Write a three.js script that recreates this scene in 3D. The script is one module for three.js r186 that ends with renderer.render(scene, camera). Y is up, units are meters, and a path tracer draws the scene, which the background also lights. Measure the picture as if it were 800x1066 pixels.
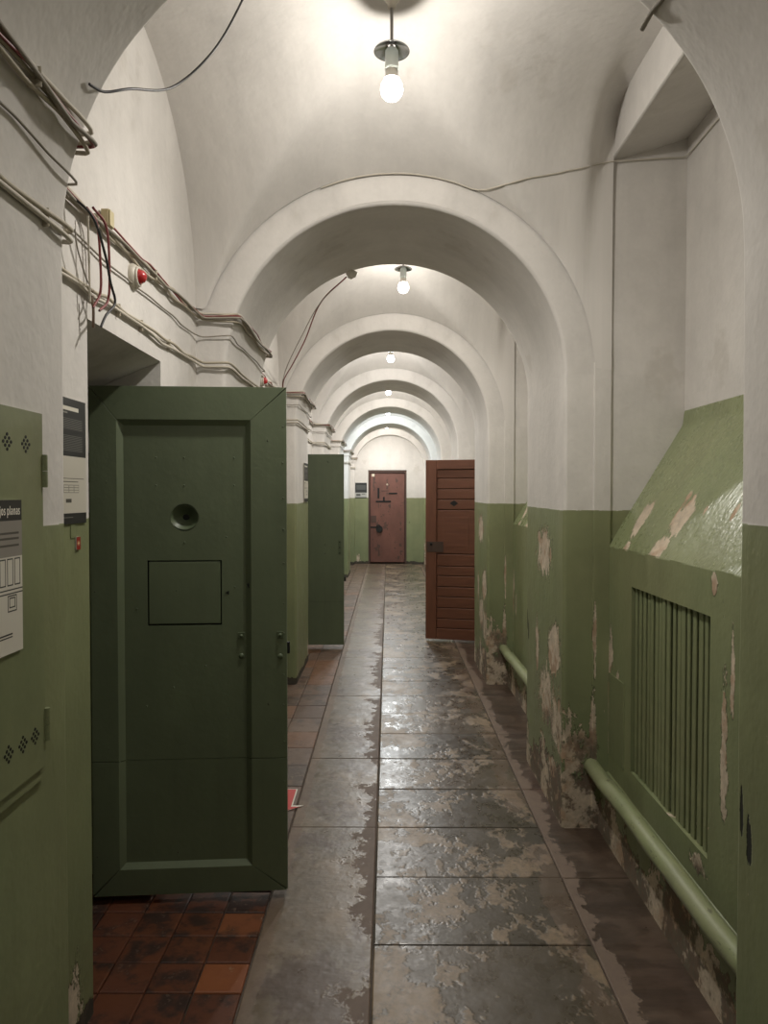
import * as THREE from 'three';
import { mergeGeometries, mergeVertices, toCreasedNormals } from 'three/addons/utils/BufferGeometryUtils.js';

// ---------------------------------------------------------------- camera, light, exposure
const scene = new THREE.Scene();
scene.background = new THREE.Color(0x000000);
const EYE = 1.55, FOCAL = 770;                       // metres, pixels in the 800 x 1066 frame
const camera = new THREE.PerspectiveCamera(2 * Math.atan(533 / FOCAL) * 180 / Math.PI, 800 / 1066, 0.05, 60);
camera.position.set(0, EYE, 0);
camera.rotation.order = 'YXZ';
camera.rotation.y = Math.atan(4 / FOCAL);
camera.rotation.x = -Math.atan(18 / FOCAL);
const renderer = new THREE.WebGLRenderer({ antialias: true });
renderer.toneMapping = THREE.LinearToneMapping;
renderer.toneMappingExposure = 0.17;
renderer.shadowMap.enabled = true;
renderer.shadowMap.type = THREE.PCFSoftShadowMap;
const BULB = 20;                                     // candela of one bulb
const WARM = new THREE.Color().setRGB(1.0, 0.955, 0.885), COOL = new THREE.Color().setRGB(0.86, 0.95, 1.0), NEUTRAL = new THREE.Color().setRGB(1.0, 0.97, 0.925);

// ---------------------------------------------------------------- the plan of the corridor (depth d = -z)
const PITCH = 2.6, A0 = 0.81, ALEN = 0.9;            // arch k runs from depth A0 + 2.6k over 0.9 m
const XL = -0.745, XR = 0.81, CX = (XL + XR) / 2, RAD = (XR - XL) / 2, SPRING = 2.1;
const WL = -0.88, WR = 1.02, WN = 1.364;             // bay wall on the cell side, grille wall, back of the window recess
const PAINT = 1.48;
const archFront = (k) => A0 + PITCH * k, archBack = (k) => archFront(k) + ALEN;
const V = (x, y, d) => new THREE.Vector3(x, y, -d);
const lerp = (a, b, t) => a + (b - a) * t, clamp = (x, a = 0, b = 1) => Math.min(b, Math.max(a, x));
const smooth = (a, b, x) => { const t = clamp((x - a) / (b - a)); return t * t * (3 - 2 * t); };

// ---------------------------------------------------------------- seeded noise
function rng(seed) { let s = seed >>> 0; return () => { s = (s + 0x6D2B79F5) >>> 0; let t = Math.imul(s ^ (s >>> 15), 1 | s); t = (t + Math.imul(t ^ (t >>> 7), 61 | t)) ^ t; return ((t ^ (t >>> 14)) >>> 0) / 4294967296; }; }
function tile(seed, base, octaves, gain = 0.5) {      // tileable fbm, 512 x 512, 0..1
  const N = 512, out = new Float32Array(N * N), r = rng(seed);
  let amp = 1, total = 0;
  for (let o = 0, f = base; o < octaves; o++, f *= 2, amp *= gain) {
    if (f > N) break;
    const g = new Float32Array(f * f).map(() => r());
    for (let y = 0; y < N; y++) for (let x = 0; x < N; x++) {
      const px = x / N * f, py = y / N * f, xi = Math.floor(px), yi = Math.floor(py);
      let tx = px - xi, ty = py - yi; tx = tx * tx * (3 - 2 * tx); ty = ty * ty * (3 - 2 * ty);
      const x1 = (xi + 1) % f, y1 = (yi + 1) % f;
      out[y * N + x] += amp * lerp(lerp(g[yi * f + xi], g[yi * f + x1], tx), lerp(g[y1 * f + xi], g[y1 * f + x1], tx), ty);
    }
    total += amp;
  }
  let lo = 1e9, hi = -1e9;
  for (let i = 0; i < out.length; i++) { out[i] /= total; lo = Math.min(lo, out[i]); hi = Math.max(hi, out[i]); }
  for (let i = 0; i < out.length; i++) out[i] = (out[i] - lo) / (hi - lo);
  return (x, y) => {                                   // x, y in tiles
    x = (x - Math.floor(x)) * N; y = (y - Math.floor(y)) * N;
    const xi = Math.floor(x) % N, yi = Math.floor(y) % N, tx = x - Math.floor(x), ty = y - Math.floor(y), x1 = (xi + 1) % N, y1 = (yi + 1) % N;
    return lerp(lerp(out[yi * N + xi], out[yi * N + x1], tx), lerp(out[y1 * N + xi], out[y1 * N + x1], tx), ty);
  };
}
const nA = tile(11, 4, 7), nB = tile(23, 5, 7, 0.6), nC = tile(37, 16, 5, 0.7), nD = tile(51, 3, 3), nE = tile(77, 64, 3, 0.8);
const rand = rng(4242);

// ---------------------------------------------------------------- textures
const enc = (c) => clamp(c <= 0.0031308 ? 12.92 * c : 1.055 * Math.pow(c, 1 / 2.4) - 0.055) * 255;
const hex = (h) => { const c = new THREE.Color(h); return [c.r, c.g, c.b]; };
const mix3 = (a, b, t) => [lerp(a[0], b[0], t), lerp(a[1], b[1], t), lerp(a[2], b[2], t)];
// f(u, v) in metres -> { c: linear rgb, h: relief 0..1, r: roughness }
function surface(w, h, wm, hm, f, { bump = 0.007, wrap = THREE.RepeatWrapping } = {}) {
  const a = new Uint8Array(w * h * 4), w2 = w >> 1, h2 = h >> 1, b = new Uint8Array(w2 * h2 * 4);
  for (let y = 0; y < h; y++) for (let x = 0; x < w; x++) {
    const s = f((x + 0.5) / w * wm, (y + 0.5) / h * hm), i = (y * w + x) * 4;
    a[i] = enc(s.c[0]); a[i + 1] = enc(s.c[1]); a[i + 2] = enc(s.c[2]); a[i + 3] = 255;
    if (!(x & 1) && !(y & 1) && (x >> 1) < w2 && (y >> 1) < h2) { const j = ((y >> 1) * w2 + (x >> 1)) * 4; b[j] = clamp(s.h) * 255; b[j + 1] = clamp(s.r) * 255; b[j + 2] = 0; b[j + 3] = 255; }
  }
  const make = (d, W, H, srgb) => { const t = new THREE.DataTexture(d, W, H, THREE.RGBAFormat); t.wrapS = t.wrapT = wrap; t.magFilter = THREE.LinearFilter; t.minFilter = THREE.LinearMipmapLinearFilter; t.generateMipmaps = true; if (srgb) t.colorSpace = THREE.SRGBColorSpace; t.repeat.set(1 / wm, 1 / hm); t.needsUpdate = true; return t; };
  const map = make(a, w, h, true), relief = make(b, w2, h2, false);
  return new THREE.MeshStandardMaterial({ map, bumpMap: relief, roughnessMap: relief, roughness: 1, bumpScale: bump });
}
const WHITE = [0.655, 0.625, 0.588], GREEN = [0.226, 0.250, 0.130], PLASTER = [0.56, 0.47, 0.36], BRICK = [0.20, 0.105, 0.065], GRIME = [0.10, 0.085, 0.065];
function whitewash(u, v) {
  const a = nA(u / 2, v / 2), b = nC(u / 1, v / 1), s = nB(u * 2, v / 4), e = nE(u / 1, v / 1);
  let c = WHITE.map((x) => x * (0.89 + 0.14 * a + 0.09 * (b - 0.5) + 0.11 * (s - 0.5) + 0.05 * (e - 0.5)));
  const st = smooth(0.80, 0.92, nB(u / 2 + 0.31, v / 2 + 0.7));
  c = mix3(c, [0.36, 0.32, 0.26], st * 0.22);
  if (e > 0.93 && b > 0.62) c = mix3(c, [0.22, 0.19, 0.15], 0.5);
  return { c, h: 0.42 + 0.30 * (a - 0.5) + 0.22 * (b - 0.5) + 0.10 * (e - 0.5), r: 0.92 };
}
function greenpaint(u, v, k = 1) {
  const a = nA(u / 2 + 0.2, v / 2 + 0.1), b = nC(u / 1, v / 1), s = nB(u * 3, v / 3), e = nE(u, v);
  const c = GREEN.map((x, i) => k * x * (0.86 + 0.22 * a + 0.10 * (b - 0.5) + 0.10 * (s - 0.5)) * (i === 0 ? 1 + 0.10 * (nD(u / 2, v / 2) - 0.5) : 1));
  return { c, h: 0.5 + 0.30 * (a - 0.5) + 0.20 * (b - 0.5) + 0.12 * (s - 0.5) + 0.08 * (e - 0.5), r: 0.40 + 0.16 * b };
}
function bare(u, v) {                                   // what shows where paint has come off
  const a = nC(u * 1.5, v * 1.5), f = nE(u * 1.3, v * 1.3), b = nA(u * 2 + 0.5, v * 2);
  let c = PLASTER.map((x) => x * (0.55 + 0.45 * a + 0.4 * f));
  c = mix3(c, [0.36, 0.22, 0.13], smooth(0.42, 0.7, b) * 0.7);
  return { c, h: 0.10 + 0.15 * a + 0.12 * f, r: 0.95 };
}
// patches [u, v, ru, rv, roughness of the outline]; > 0 inside, about 0 at the edge
function patchField(list, u, v) {
  let best = -9;
  for (const [pu, pv, ru, rv, k = 0.9] of list) {
    const dx = (u - pu) / ru, dy = (v - pv) / rv; if (dx * dx + dy * dy > 4) continue;
    const n = nC(u * 1.6 + pu, v * 0.7 + pv) - 0.5, n2 = nC(u * 5 + pv, v * 1.7 + pu) - 0.5, n3 = nE(u * 1.6, v * 0.5) - 0.5;
    best = Math.max(best, 1 - Math.sqrt(dx * dx + dy * dy) + k * (n * 1.5 + n2 * 1.1 + n3 * 0.5));
  }
  return best;
}
function wallTexture(w, h, wm, hm, { patches = [], dark = [], scuffs = 0.0, base = 0, skirt = 0, top = PAINT, k = 1 } = {}) {
  return surface(w, h, wm, hm, (u, v) => {
    const edge = top + 0.008 * (nA(u / 2, 0.3) - 0.5) + 0.006 * (nC(u, 0.1) - 0.5);
    if (v > edge) return whitewash(u, v);
    const g = greenpaint(u, v, k);
    let p = patchField(patches, u, v);
    if (scuffs) p = Math.max(p, (nC(u * 1.0 + 0.4, v * 0.45 + 0.2) * 0.62 + nB(u * 1.1, v * 0.5 + 0.6) * 0.38 - (1 - scuffs)) * 8);
    if (base) { const y = base * (0.75 + 0.9 * (nB(u / 1.0 + 0.1, 0.4) - 0.5)) + 0.22 * (nC(u * 0.8, v * 0.8) - 0.5); p = Math.max(p, (y - v) * 14); }
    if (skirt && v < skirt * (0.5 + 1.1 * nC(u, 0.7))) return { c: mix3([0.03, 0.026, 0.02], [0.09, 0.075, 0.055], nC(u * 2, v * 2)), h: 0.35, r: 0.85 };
    const q = patchField(dark, u, v);
    if (q > 0) return { c: [0.02, 0.022, 0.016], h: 0.2, r: 0.8 };
    if (p > 0) {
      const s = bare(u, v);
      if (base && v < base * 2.4) { const m = smooth(base * 2.2, base * 1.1, v + 0.25 * (nC(u * 1.1 + 0.6, v * 1.1) - 0.5)) * smooth(0.40, 0.56, 0.6 * nB(u * 2.2 + 0.2, v * 2.2 + 0.3) + 0.4 * nC(u * 2.5, v * 2.5)), t = nC(u * 1.7 + 0.3, v * 1.7); s.c = mix3(s.c, mix3(t > 0.52 ? [0.14, 0.12, 0.075] : [0.17, 0.105, 0.068], GRIME, 0.9 * nE(u * 1.1, v * 1.1)), m * 0.9); s.h -= 0.1 * m; }
      return s;
    }
    if (p > -0.13 && (patches.length || base)) { g.c = g.c.map((x) => x * 0.55); g.h += 0.12; }
    if (scuffs > 0.1 && nE(u * 1.1 + 0.3, v * 0.6) > 0.90 && nB(u + 0.3, v + 0.2) > 0.55) return bare(u, v);
    if (base && v < 0.10) g.c = mix3(g.c, GRIME, smooth(0.35, 0.6, nC(u * 1.2, v * 1.2)) * 0.8);
    return g;
  });
}
const M = {};
M.left = wallTexture(1024, 1792, 2, 3.5, { patches: [[0.03, 0.10, 0.05, 0.12]], dark: [[1.18, 0.93, 0.006, 0.012, 0.4]], scuffs: 0.075, skirt: 0.05 });
M.rightPier = wallTexture(1024, 1792, 2, 3.5, {
  patches: [[0.48, 1.25, 0.15, 0.115, 0.7], [0.72, 0.80, 0.13, 0.13, 0.7], [0.55, 0.52, 0.2, 0.12, 1.2], [0.80, 0.45, 0.12, 0.12, 1.2], [1.045, 0.88, 0.007, 0.16, 0.7], [1.04, 0.42, 0.012, 0.25, 0.9], [0.95, 0.33, 0.07, 0.12, 1], [0.32, 0.72, 0.04, 0.12, 1.2]],
  dark: [[0.055, 0.78, 0.012, 0.05, 0.8], [0.015, 0.82, 0.010, 0.06, 0.8]], scuffs: 0.17, base: 0.26 });
M.rightBay = wallTexture(1024, 1792, 2, 3.5, {
  patches: [[1.67, 0.80, 0.035, 0.15, 1], [1.70, 0.55, 0.015, 0.3, 1], [0.52, 0.78, 0.022, 0.24, 0.9], [0.47, 1.02, 0.012, 0.16, 0.8], [0.70, 0.335, 0.055, 0.035, 0.7], [0.6, 1.27, 0.02, 0.03, 0.7], [1.56, 0.66, 0.02, 0.08, 1]],
  scuffs: 0.12, base: 0.20, top: 1.9 });
M.sill = surface(1024, 512, 2, 0.8, (u, v) => {
  const p = patchField([[1.49, 0.155, 0.05, 0.085, 0.7], [1.085, 0.17, 0.07, 0.08, 0.7], [1.12, 0.025, 0.055, 0.06, 0.7], [1.46, 0.01, 0.03, 0.03, 0.7], [1.14, 0.27, 0.02, 0.02, 0.9], [0.92, 0.21, 0.012, 0.02, 0.8], [0.70, 0.21, 0.012, 0.03, 0.8], [0.3, 0.2, 0.06, 0.08, 0.7]], u, v);
  if (p > 0) return bare(u, v);
  const g = greenpaint(u, v, 1.08);
  g.h += 0.5 * (nC(u * 3 + v, v * 0.8 - u) - 0.5) + 0.3 * (nE(u * 2 + v, v * 0.7 - u * 0.5) - 0.5);
  g.r = 0.20 + 0.18 * nC(u, v);
  if (p > -0.08) g.c = g.c.map((x) => x * 0.7);
  return g;
});
M.sill.bumpScale = 0.004;
M.plaster = surface(1024, 1024, 2, 2, (u, v) => whitewash(u, v));
M.plaster.bumpScale = 0.006;

// ---------------------------------------------------------------- object helpers
const used = new Map();
function numbered(n) { const k = used.get(n) ?? 0; used.set(n, k + 1); return k ? n + '_' + String(k).padStart(3, '0') : n; }
function shadow(o) { o.castShadow = o.receiveShadow = true; return o; }
function part(name, geometry, material, parent, label) { const m = shadow(new THREE.Mesh(geometry, material)); m.name = name; if (label) m.userData.label = label; parent.add(m); return m; }
function tag(o, label, category, group, kind) { Object.assign(o.userData, { label, category }); if (group) o.userData.group = group; if (kind) o.userData.kind = kind; return o; }
function thing(name, label, category, { at = [0, 0, 0], turn = 0, group, kind } = {}) { const g = new THREE.Group(); g.name = kind ? name : numbered(name); g.position.set(at[0], at[1], -at[2]); g.rotation.y = turn; scene.add(g); return tag(g, label, category, group, kind); }
const structure = (name, label, category) => thing(name, label, category, { kind: 'structure' });
function seat(t, x, y, d) { const p = V(x, y, d); t.position.copy(p); for (const c of t.children) c.position.sub(p); }
function solo(name, geometry, material, label, category, group, kind) { const m = shadow(new THREE.Mesh(geometry, material)); m.name = kind ? name : numbered(name); scene.add(m); return tag(m, label, category, group, kind); }
// a grid of points rows x cols -> smooth surface with uv in metres
function grid(rows, flip = false) {
  const R = rows.length, C = rows[0].length, pos = [], uv = [], idx = [];
  for (const r of rows) for (const p of r) { pos.push(p[0], p[1], -p[2]); uv.push(p[3], p[4]); }
  for (let i = 0; i < R - 1; i++) for (let j = 0; j < C - 1; j++) {
    const a = i * C + j, b = a + 1, c = a + C, d = c + 1;
    if (flip) idx.push(a, b, c, b, d, c); else idx.push(a, c, b, b, c, d);
  }
  const g = new THREE.BufferGeometry();
  g.setAttribute('position', new THREE.Float32BufferAttribute(pos, 3)); g.setAttribute('uv', new THREE.Float32BufferAttribute(uv, 2)); g.setIndex(idx); g.computeVertexNormals();
  return g;
}
function planarUV(g, f) { const p = g.attributes.position, n = g.attributes.normal, uv = new Float32Array(p.count * 2); for (let i = 0; i < p.count; i++) { const [u, v] = f(p.getX(i), p.getY(i), -p.getZ(i), n.getX(i), n.getY(i), n.getZ(i)); uv[2 * i] = u; uv[2 * i + 1] = v; } g.setAttribute('uv', new THREE.BufferAttribute(uv, 2)); return g; }
// box between two corners (x, y, depth), edges chamfered by c
function box(x0, x1, y0, y1, d0, d1, c = 0) {
  const s = new THREE.Shape(); const w = x1 - x0 - 2 * c, h = y1 - y0 - 2 * c;
  s.moveTo(0, 0); s.lineTo(w, 0); s.lineTo(w, h); s.lineTo(0, h);
  const t = d1 - d0;
  const g = new THREE.ExtrudeGeometry(s, { depth: t - 2 * c, bevelEnabled: c > 0, bevelThickness: c, bevelSize: c, bevelSegments: 1, steps: 1 });
  g.translate(x0 + c, y0 + c, -d1 + c); return g;
}
const metricUV = (g) => planarUV(g, (x, y, d, nx, ny, nz) => Math.abs(nx) > 0.6 ? [d, y] : Math.abs(ny) > 0.6 ? [x, d] : [x, y]);
const mat = (color, roughness = 0.6, metalness = 0, more = {}) => new THREE.MeshStandardMaterial({ color, roughness, metalness, ...more });

// ---------------------------------------------------------------- arches: two piers and a semicircular head swept round the opening
const wob = (x, y, d) => 0.006 * (nA(d / 3.1 + x * 0.21, y / 2.7 + x * 0.13) - 0.5) + 0.003 * (nC(d / 2.3 + 0.3, y / 2.3 + x) - 0.5);
function archProfile() {
  const pts = [];
  for (let i = 0; i <= 22; i++) { const y = SPRING * i / 22; pts.push({ x: XL, y, nx: 1, ny: 0, v: y, q: [-1.28, y] }); }
  for (let i = 1; i < 60; i++) {
    const t = Math.PI * (1 - i / 60), cx = Math.cos(t), cy = Math.sin(t), q = Math.min(cy > 0 ? 1.5 / cy : 9, cx < 0 ? (CX + 1.28) / -cx : cx > 0 ? (1.5 - CX) / cx : 9);
    pts.push({ x: CX + RAD * cx, y: SPRING + RAD * cy, nx: -cx, ny: -cy, v: SPRING + RAD * (i <= 30 ? Math.PI - t : t), q: [CX + q * cx, SPRING + q * cy] });
  }
  for (let i = 0; i <= 22; i++) { const y = SPRING * (22 - i) / 22; pts.push({ x: XR, y, nx: -1, ny: 0, v: y, q: [1.5, y] }); }
  return pts;
}
const profile = archProfile();
function archStrip(k, i0, i1) {
  const a = archFront(k), b = archBack(k), r = 0.018, rows = [];
  for (let i = i0; i <= i1; i++) {
    const p = profile[i], row = [];
    const put = (off, d, u, v) => { const w = wob(p.x, p.y, d) + (d > a + 0.001 && d < b - 0.001 ? 0 : 0); row.push([p.x + p.nx * (off + w), p.y + p.ny * (off + w), d, u, v]); };
    const face = (t, d, s) => { const x = lerp(p.x - p.nx * r, p.q[0], t), y = lerp(p.y - p.ny * r, p.q[1], t); const w = wob(y, x, 3.3) * (1 - t) - 0.004 * smooth(1.022, 1.032, x); row.push([x, y, d + s * w, ALEN + Math.abs(x - CX) - RAD, y]); };
    for (const t of [1, 0.7, 0.45, 0.304, 0.299, 0.294, 0.289, 0.22, 0.16, 0.08, 0.03, 0]) face(t, a, -1);
    for (const t of [0.25, 0.5, 0.75, 1]) { const ang = t * Math.PI / 2; put(-r + r * Math.sin(ang), a + r - r * Math.cos(ang), ALEN - (r - r * Math.cos(ang)), p.v); }
    for (let j = 1; j < 10; j++) { const d = lerp(a + r, b - r, j / 10); put(0, d, b - d, p.v); }
    for (const t of [0, 0.25, 0.5, 0.75]) { const ang = t * Math.PI / 2; put(-r + r * Math.cos(ang), b - r + r * Math.sin(ang), 0, p.v); }
    for (const t of [0, 0.1, 0.3, 0.6, 1]) face(t, b, 1);
    rows.push(row);
  }
  return grid(rows, true);
}
const archPlace = ['beside the electrical cabinet', 'behind the wide open green panelled door', 'just before the red plank door', 'past the red plank door', 'deeper in, before the cool lit bay', 'after the cool lit bay', 'framing the closed end door'];
for (let k = 0; k <= 6; k++) {
  const g = thing('arch_wall', 'round plaster arch on green painted piers, ' + archPlace[k], 'arch');
  g.userData.kind = 'structure';
  part('pier', archStrip(k, 0, 22), M.left, g, 'pier on the cell side, green below and whitewashed above');
  part('arch_head', archStrip(k, 22, 82), M.plaster, g, 'whitewashed round arch');
  part('pier', archStrip(k, 82, 104), M.rightPier, g, 'pier on the window side with peeling green paint');
  part('pilaster_strip', planarUV(box(0.946, 1.024, 0, 2.155, archFront(k) - 0.009, archFront(k) + 0.02, 0.002), (x, y) => [ALEN + x - XR, y]), M.rightPier, g);
}
// the bay behind the camera ends at one more arch and a plain wall
{
  const g = thing('arch_wall', 'round plaster arch closing the bay at the back of the corridor', 'arch'); g.userData.kind = 'structure';
  part('pier', archStrip(-1, 0, 22), M.left, g); part('arch_head', archStrip(-1, 22, 82), M.plaster, g); part('pier', archStrip(-1, 82, 104), M.rightPier, g);
  solo('wall_back', planarUV(box(-1.28, 1.5, 0, 3.55, -2.0, -1.75), (x, y) => [x, y]), M.left, 'plain green and white wall closing the corridor at the back', 'wall', undefined, 'structure');
}

// ---------------------------------------------------------------- ceiling: one groin vault per bay
const ceiling = structure('ceiling', 'whitewashed plaster groin vaults, one between each pair of arches', 'ceiling');
const smax = (a, b, k) => { const h = clamp(0.5 + 0.5 * (a - b) / k); return lerp(b, a, h) + k * h * (1 - h); };
function vaultHeight(x, u) {
  const RV = 0.915, dx = clamp(Math.abs(x - CX) / RV, 0, 1), s = clamp((x - WL) / (WR - WL));
  const a = SPRING + RV * Math.sqrt(1 - dx * dx) + 0.235 * (1 - u * u);
  const spring = lerp(2.40, 2.12, s), crown = lerp(3.25, 3.29, s);
  const n = 2 + 2.5 * s * s * s + 5 * smooth(0.93, 1, s), b = spring + (crown - spring) * Math.pow(Math.max(0, 1 - Math.pow(Math.abs(u), n)), 1 / n);
  return smax(a, b, 0.025);
}
for (let k = 0; k <= 6; k++) {
  const d0 = archBack(k - 1), d1 = archFront(k), rows = [];
  for (let i = 0; i <= 56; i++) {
    const t = -Math.cos(Math.PI * i / 56), x = (WL + WR) / 2 + t * ((WR - WL) / 2 + 0.003), row = [];
    for (let j = 0; j <= 48; j++) { const u = -Math.cos(Math.PI * j / 48), d = (d0 + d1) / 2 + u * ((d1 - d0) / 2 - 0.009); row.push([x, vaultHeight(x, u) + 0.012 * (nA(x / 2.2 + k * 0.37, d / 2.6) - 0.5), d, x, d]); }
    rows.push(row);
  }
  part('vault', grid(rows, false), M.plaster, ceiling);
}
part('roof_slab', metricUV(box(-2.4, 1.65, 3.56, 3.7, -2.0, 17.2)), M.plaster, ceiling);

// ---------------------------------------------------------------- cell side: bay walls, two with a doorway
const wallLeft = structure('wall_left', 'cell side bay walls, whitewashed above and green below, with splayed doorways', 'wall');
const DOOR_BAYS = { 1: [2.17, 2.87], 3: [7.0, 7.62] };
function bayBox(x0, x1, y0, y1, d0, d1) { return planarUV(box(x0, x1, y0, y1, d0, d1), (x, y, d, nx) => Math.abs(nx) > 0.6 ? [d, y] : [x + d, y]); }
for (let k = 0; k <= 6; k++) {
  const d0 = archBack(k - 1) - 0.03, d1 = archFront(k) + 0.03, X0 = -1.22;
  if (!DOOR_BAYS[k]) { part('wall_section', bayBox(X0, WL, 0, 3.55, d0, d1), M.left, wallLeft); continue; }
  const [a, b] = DOOR_BAYS[k];
  part('wall_section', bayBox(X0, WL, 0, 3.55, d0, a), M.left, wallLeft);
  part('wall_section', bayBox(X0, WL, 0, 3.55, b, d1), M.left, wallLeft);
  const s = new THREE.Shape([[WL, 2.065], [WL, 3.55], [X0, 3.55], [X0, 1.925]].map(([x, y]) => new THREE.Vector2(x, y)));
  const g = new THREE.ExtrudeGeometry(s, { depth: b - a, bevelEnabled: false }); g.translate(0, 0, -b);
  part('lintel', planarUV(g, (x, y, d, nx, ny) => Math.abs(nx) > 0.6 ? [d, y] : [d, 2.0 - x]), M.left, wallLeft);
  // the cell behind the doorway
  part('cell_wall', mergeGeometries([bayBox(-2.4, X0, 0, 2.6, a - 0.5, a - 0.4), bayBox(-2.4, X0, 0, 2.6, b + 0.4, b + 0.5), bayBox(-2.4, -2.3, 0, 2.6, a - 0.5, b + 0.5), bayBox(-2.4, X0, 2.5, 2.6, a - 0.5, b + 0.5)]), M.left, wallLeft);
}
part('outer_wall', bayBox(-1.4, -1.22, 2.6, 3.56, -2.0, 17.2), M.left, wallLeft);

// ---------------------------------------------------------------- window side: grille wall, sloping sill, shallow bricked-up window recess
const wallRight = structure('wall_right', 'window side bay walls with peeling green paint, sloping sills and whitewashed recesses', 'wall');
const GR = { d0: 2.335, d1: 3.09, y0: 0.385, y1: 1.165 };
const RED_BAY = 3;
for (let k = 0; k <= 6; k++) {
  const d0 = archBack(k - 1) - 0.02, d1 = archFront(k) + 0.02, shift = archBack(k - 1) - 0.0, U = (d) => d - shift;
  const strip = (pts, m, name, ds) => {
    const rows = pts.map(([x, y, v]) => ds.map((d) => [x - wob(x, y, d) * 0.8, y, d, U(d), v]));
    part(name, grid(rows, true), m, wallRight);
  };
  const sub = (a, b, n) => Array.from({ length: n + 1 }, (_, i) => lerp(a, b, i / n));
  const ds = sub(d0, d1, 20);
  strip([[0.975, -0.02, 0], [0.978, 0.1, 0.1], [0.985, 0.2, 0.2], [0.99, 0.255, 0.255], [WR, 0.27, 0.28]], M.rightBay, 'wall_base', ds);
  if (k === 1) {
    for (const [a, b, c, e] of [[d0, GR.d0, 0.27, 1.315], [GR.d1, d1, 0.27, 1.315], [GR.d0, GR.d1, 0.27, GR.y0], [GR.d0, GR.d1, GR.y1, 1.315]])
      strip(sub(c, e, 8).map((y) => [WR, y, y]), M.rightBay, 'wall_section', sub(a, b, 8));
    // sides of the niche behind the slats
    const n = []; const X1 = WR + 0.22;
    n.push(bayBox(WR + 0.001, X1, GR.y0 - 0.05, GR.y0, GR.d0, GR.d1), bayBox(WR + 0.001, X1, GR.y1, GR.y1 + 0.05, GR.d0, GR.d1), bayBox(WR + 0.001, X1, GR.y0, GR.y1, GR.d0 - 0.05, GR.d0), bayBox(WR + 0.001, X1, GR.y0, GR.y1, GR.d1, GR.d1 + 0.05), bayBox(X1, X1 + 0.04, GR.y0, GR.y1, GR.d0, GR.d1));
    part('niche_lining', mergeGeometries(n), M.rightBay, wallRight);
  } else strip(sub(0.27, 1.315, 8).map((y) => [WR, y, y]), M.rightBay, 'wall_section', ds);
  const S = []; for (let i = 0; i <= 14; i++) { const t = i / 14; S.push([WR + (WN - 0.02 - WR) * t, 1.315 + 0.535 * t, 0.62 * t]); }
  S.push([WN - 0.012, 1.862, 0.635], [WN - 0.007, 1.88, 0.655], [WN - 0.002, 1.925, 0.70], [WN, 1.935, 0.72]);
  const sillRows = [[WR + 0.0, 1.308, 0.0], ...S];
  strip(sillRows, M.sill, 'sloping_sill', ds);
  strip([[WN, 1.935, 1.935], [WN, 2.2, 2.2], [WN, 2.6, 2.6], [WN, 3.0, 3.0], [WN, 3.17, 3.17]], M.plaster, 'recess_back', ds);
  strip([[WN, 3.17, 3.17], [1.2, 3.12, 3.3], [WR + 0.01, 3.07, 3.45], [WR, 3.08, 3.46]], M.plaster, 'recess_soffit', ds);
  strip([[WR, 3.08, 3.08], [WR, 3.3, 3.3], [WR, 3.55, 3.55]], M.plaster, 'wall_section', ds);
}
part('outer_wall', bayBox(1.5, 1.65, 0, 3.56, -2.0, 17.2), M.rightBay, wallRight);

// ---------------------------------------------------------------- end wall
const ED = 16.56;
const wallEnd = structure('wall_end', 'far end wall, green below and white above, with the closed door', 'wall');
{
  const parts = [[-1.28, -0.44, 0, 3.5], [0.42, 1.5, 0, 3.5], [-0.44, 0.42, 2.1, 3.5]].map(([a, b, c, e]) => planarUV(box(a, b, c, e, ED, ED + 0.2), (x, y) => [x + 0.7, y]));
  part('wall_section', mergeGeometries(parts), M.left, wallEnd);
}

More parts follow.
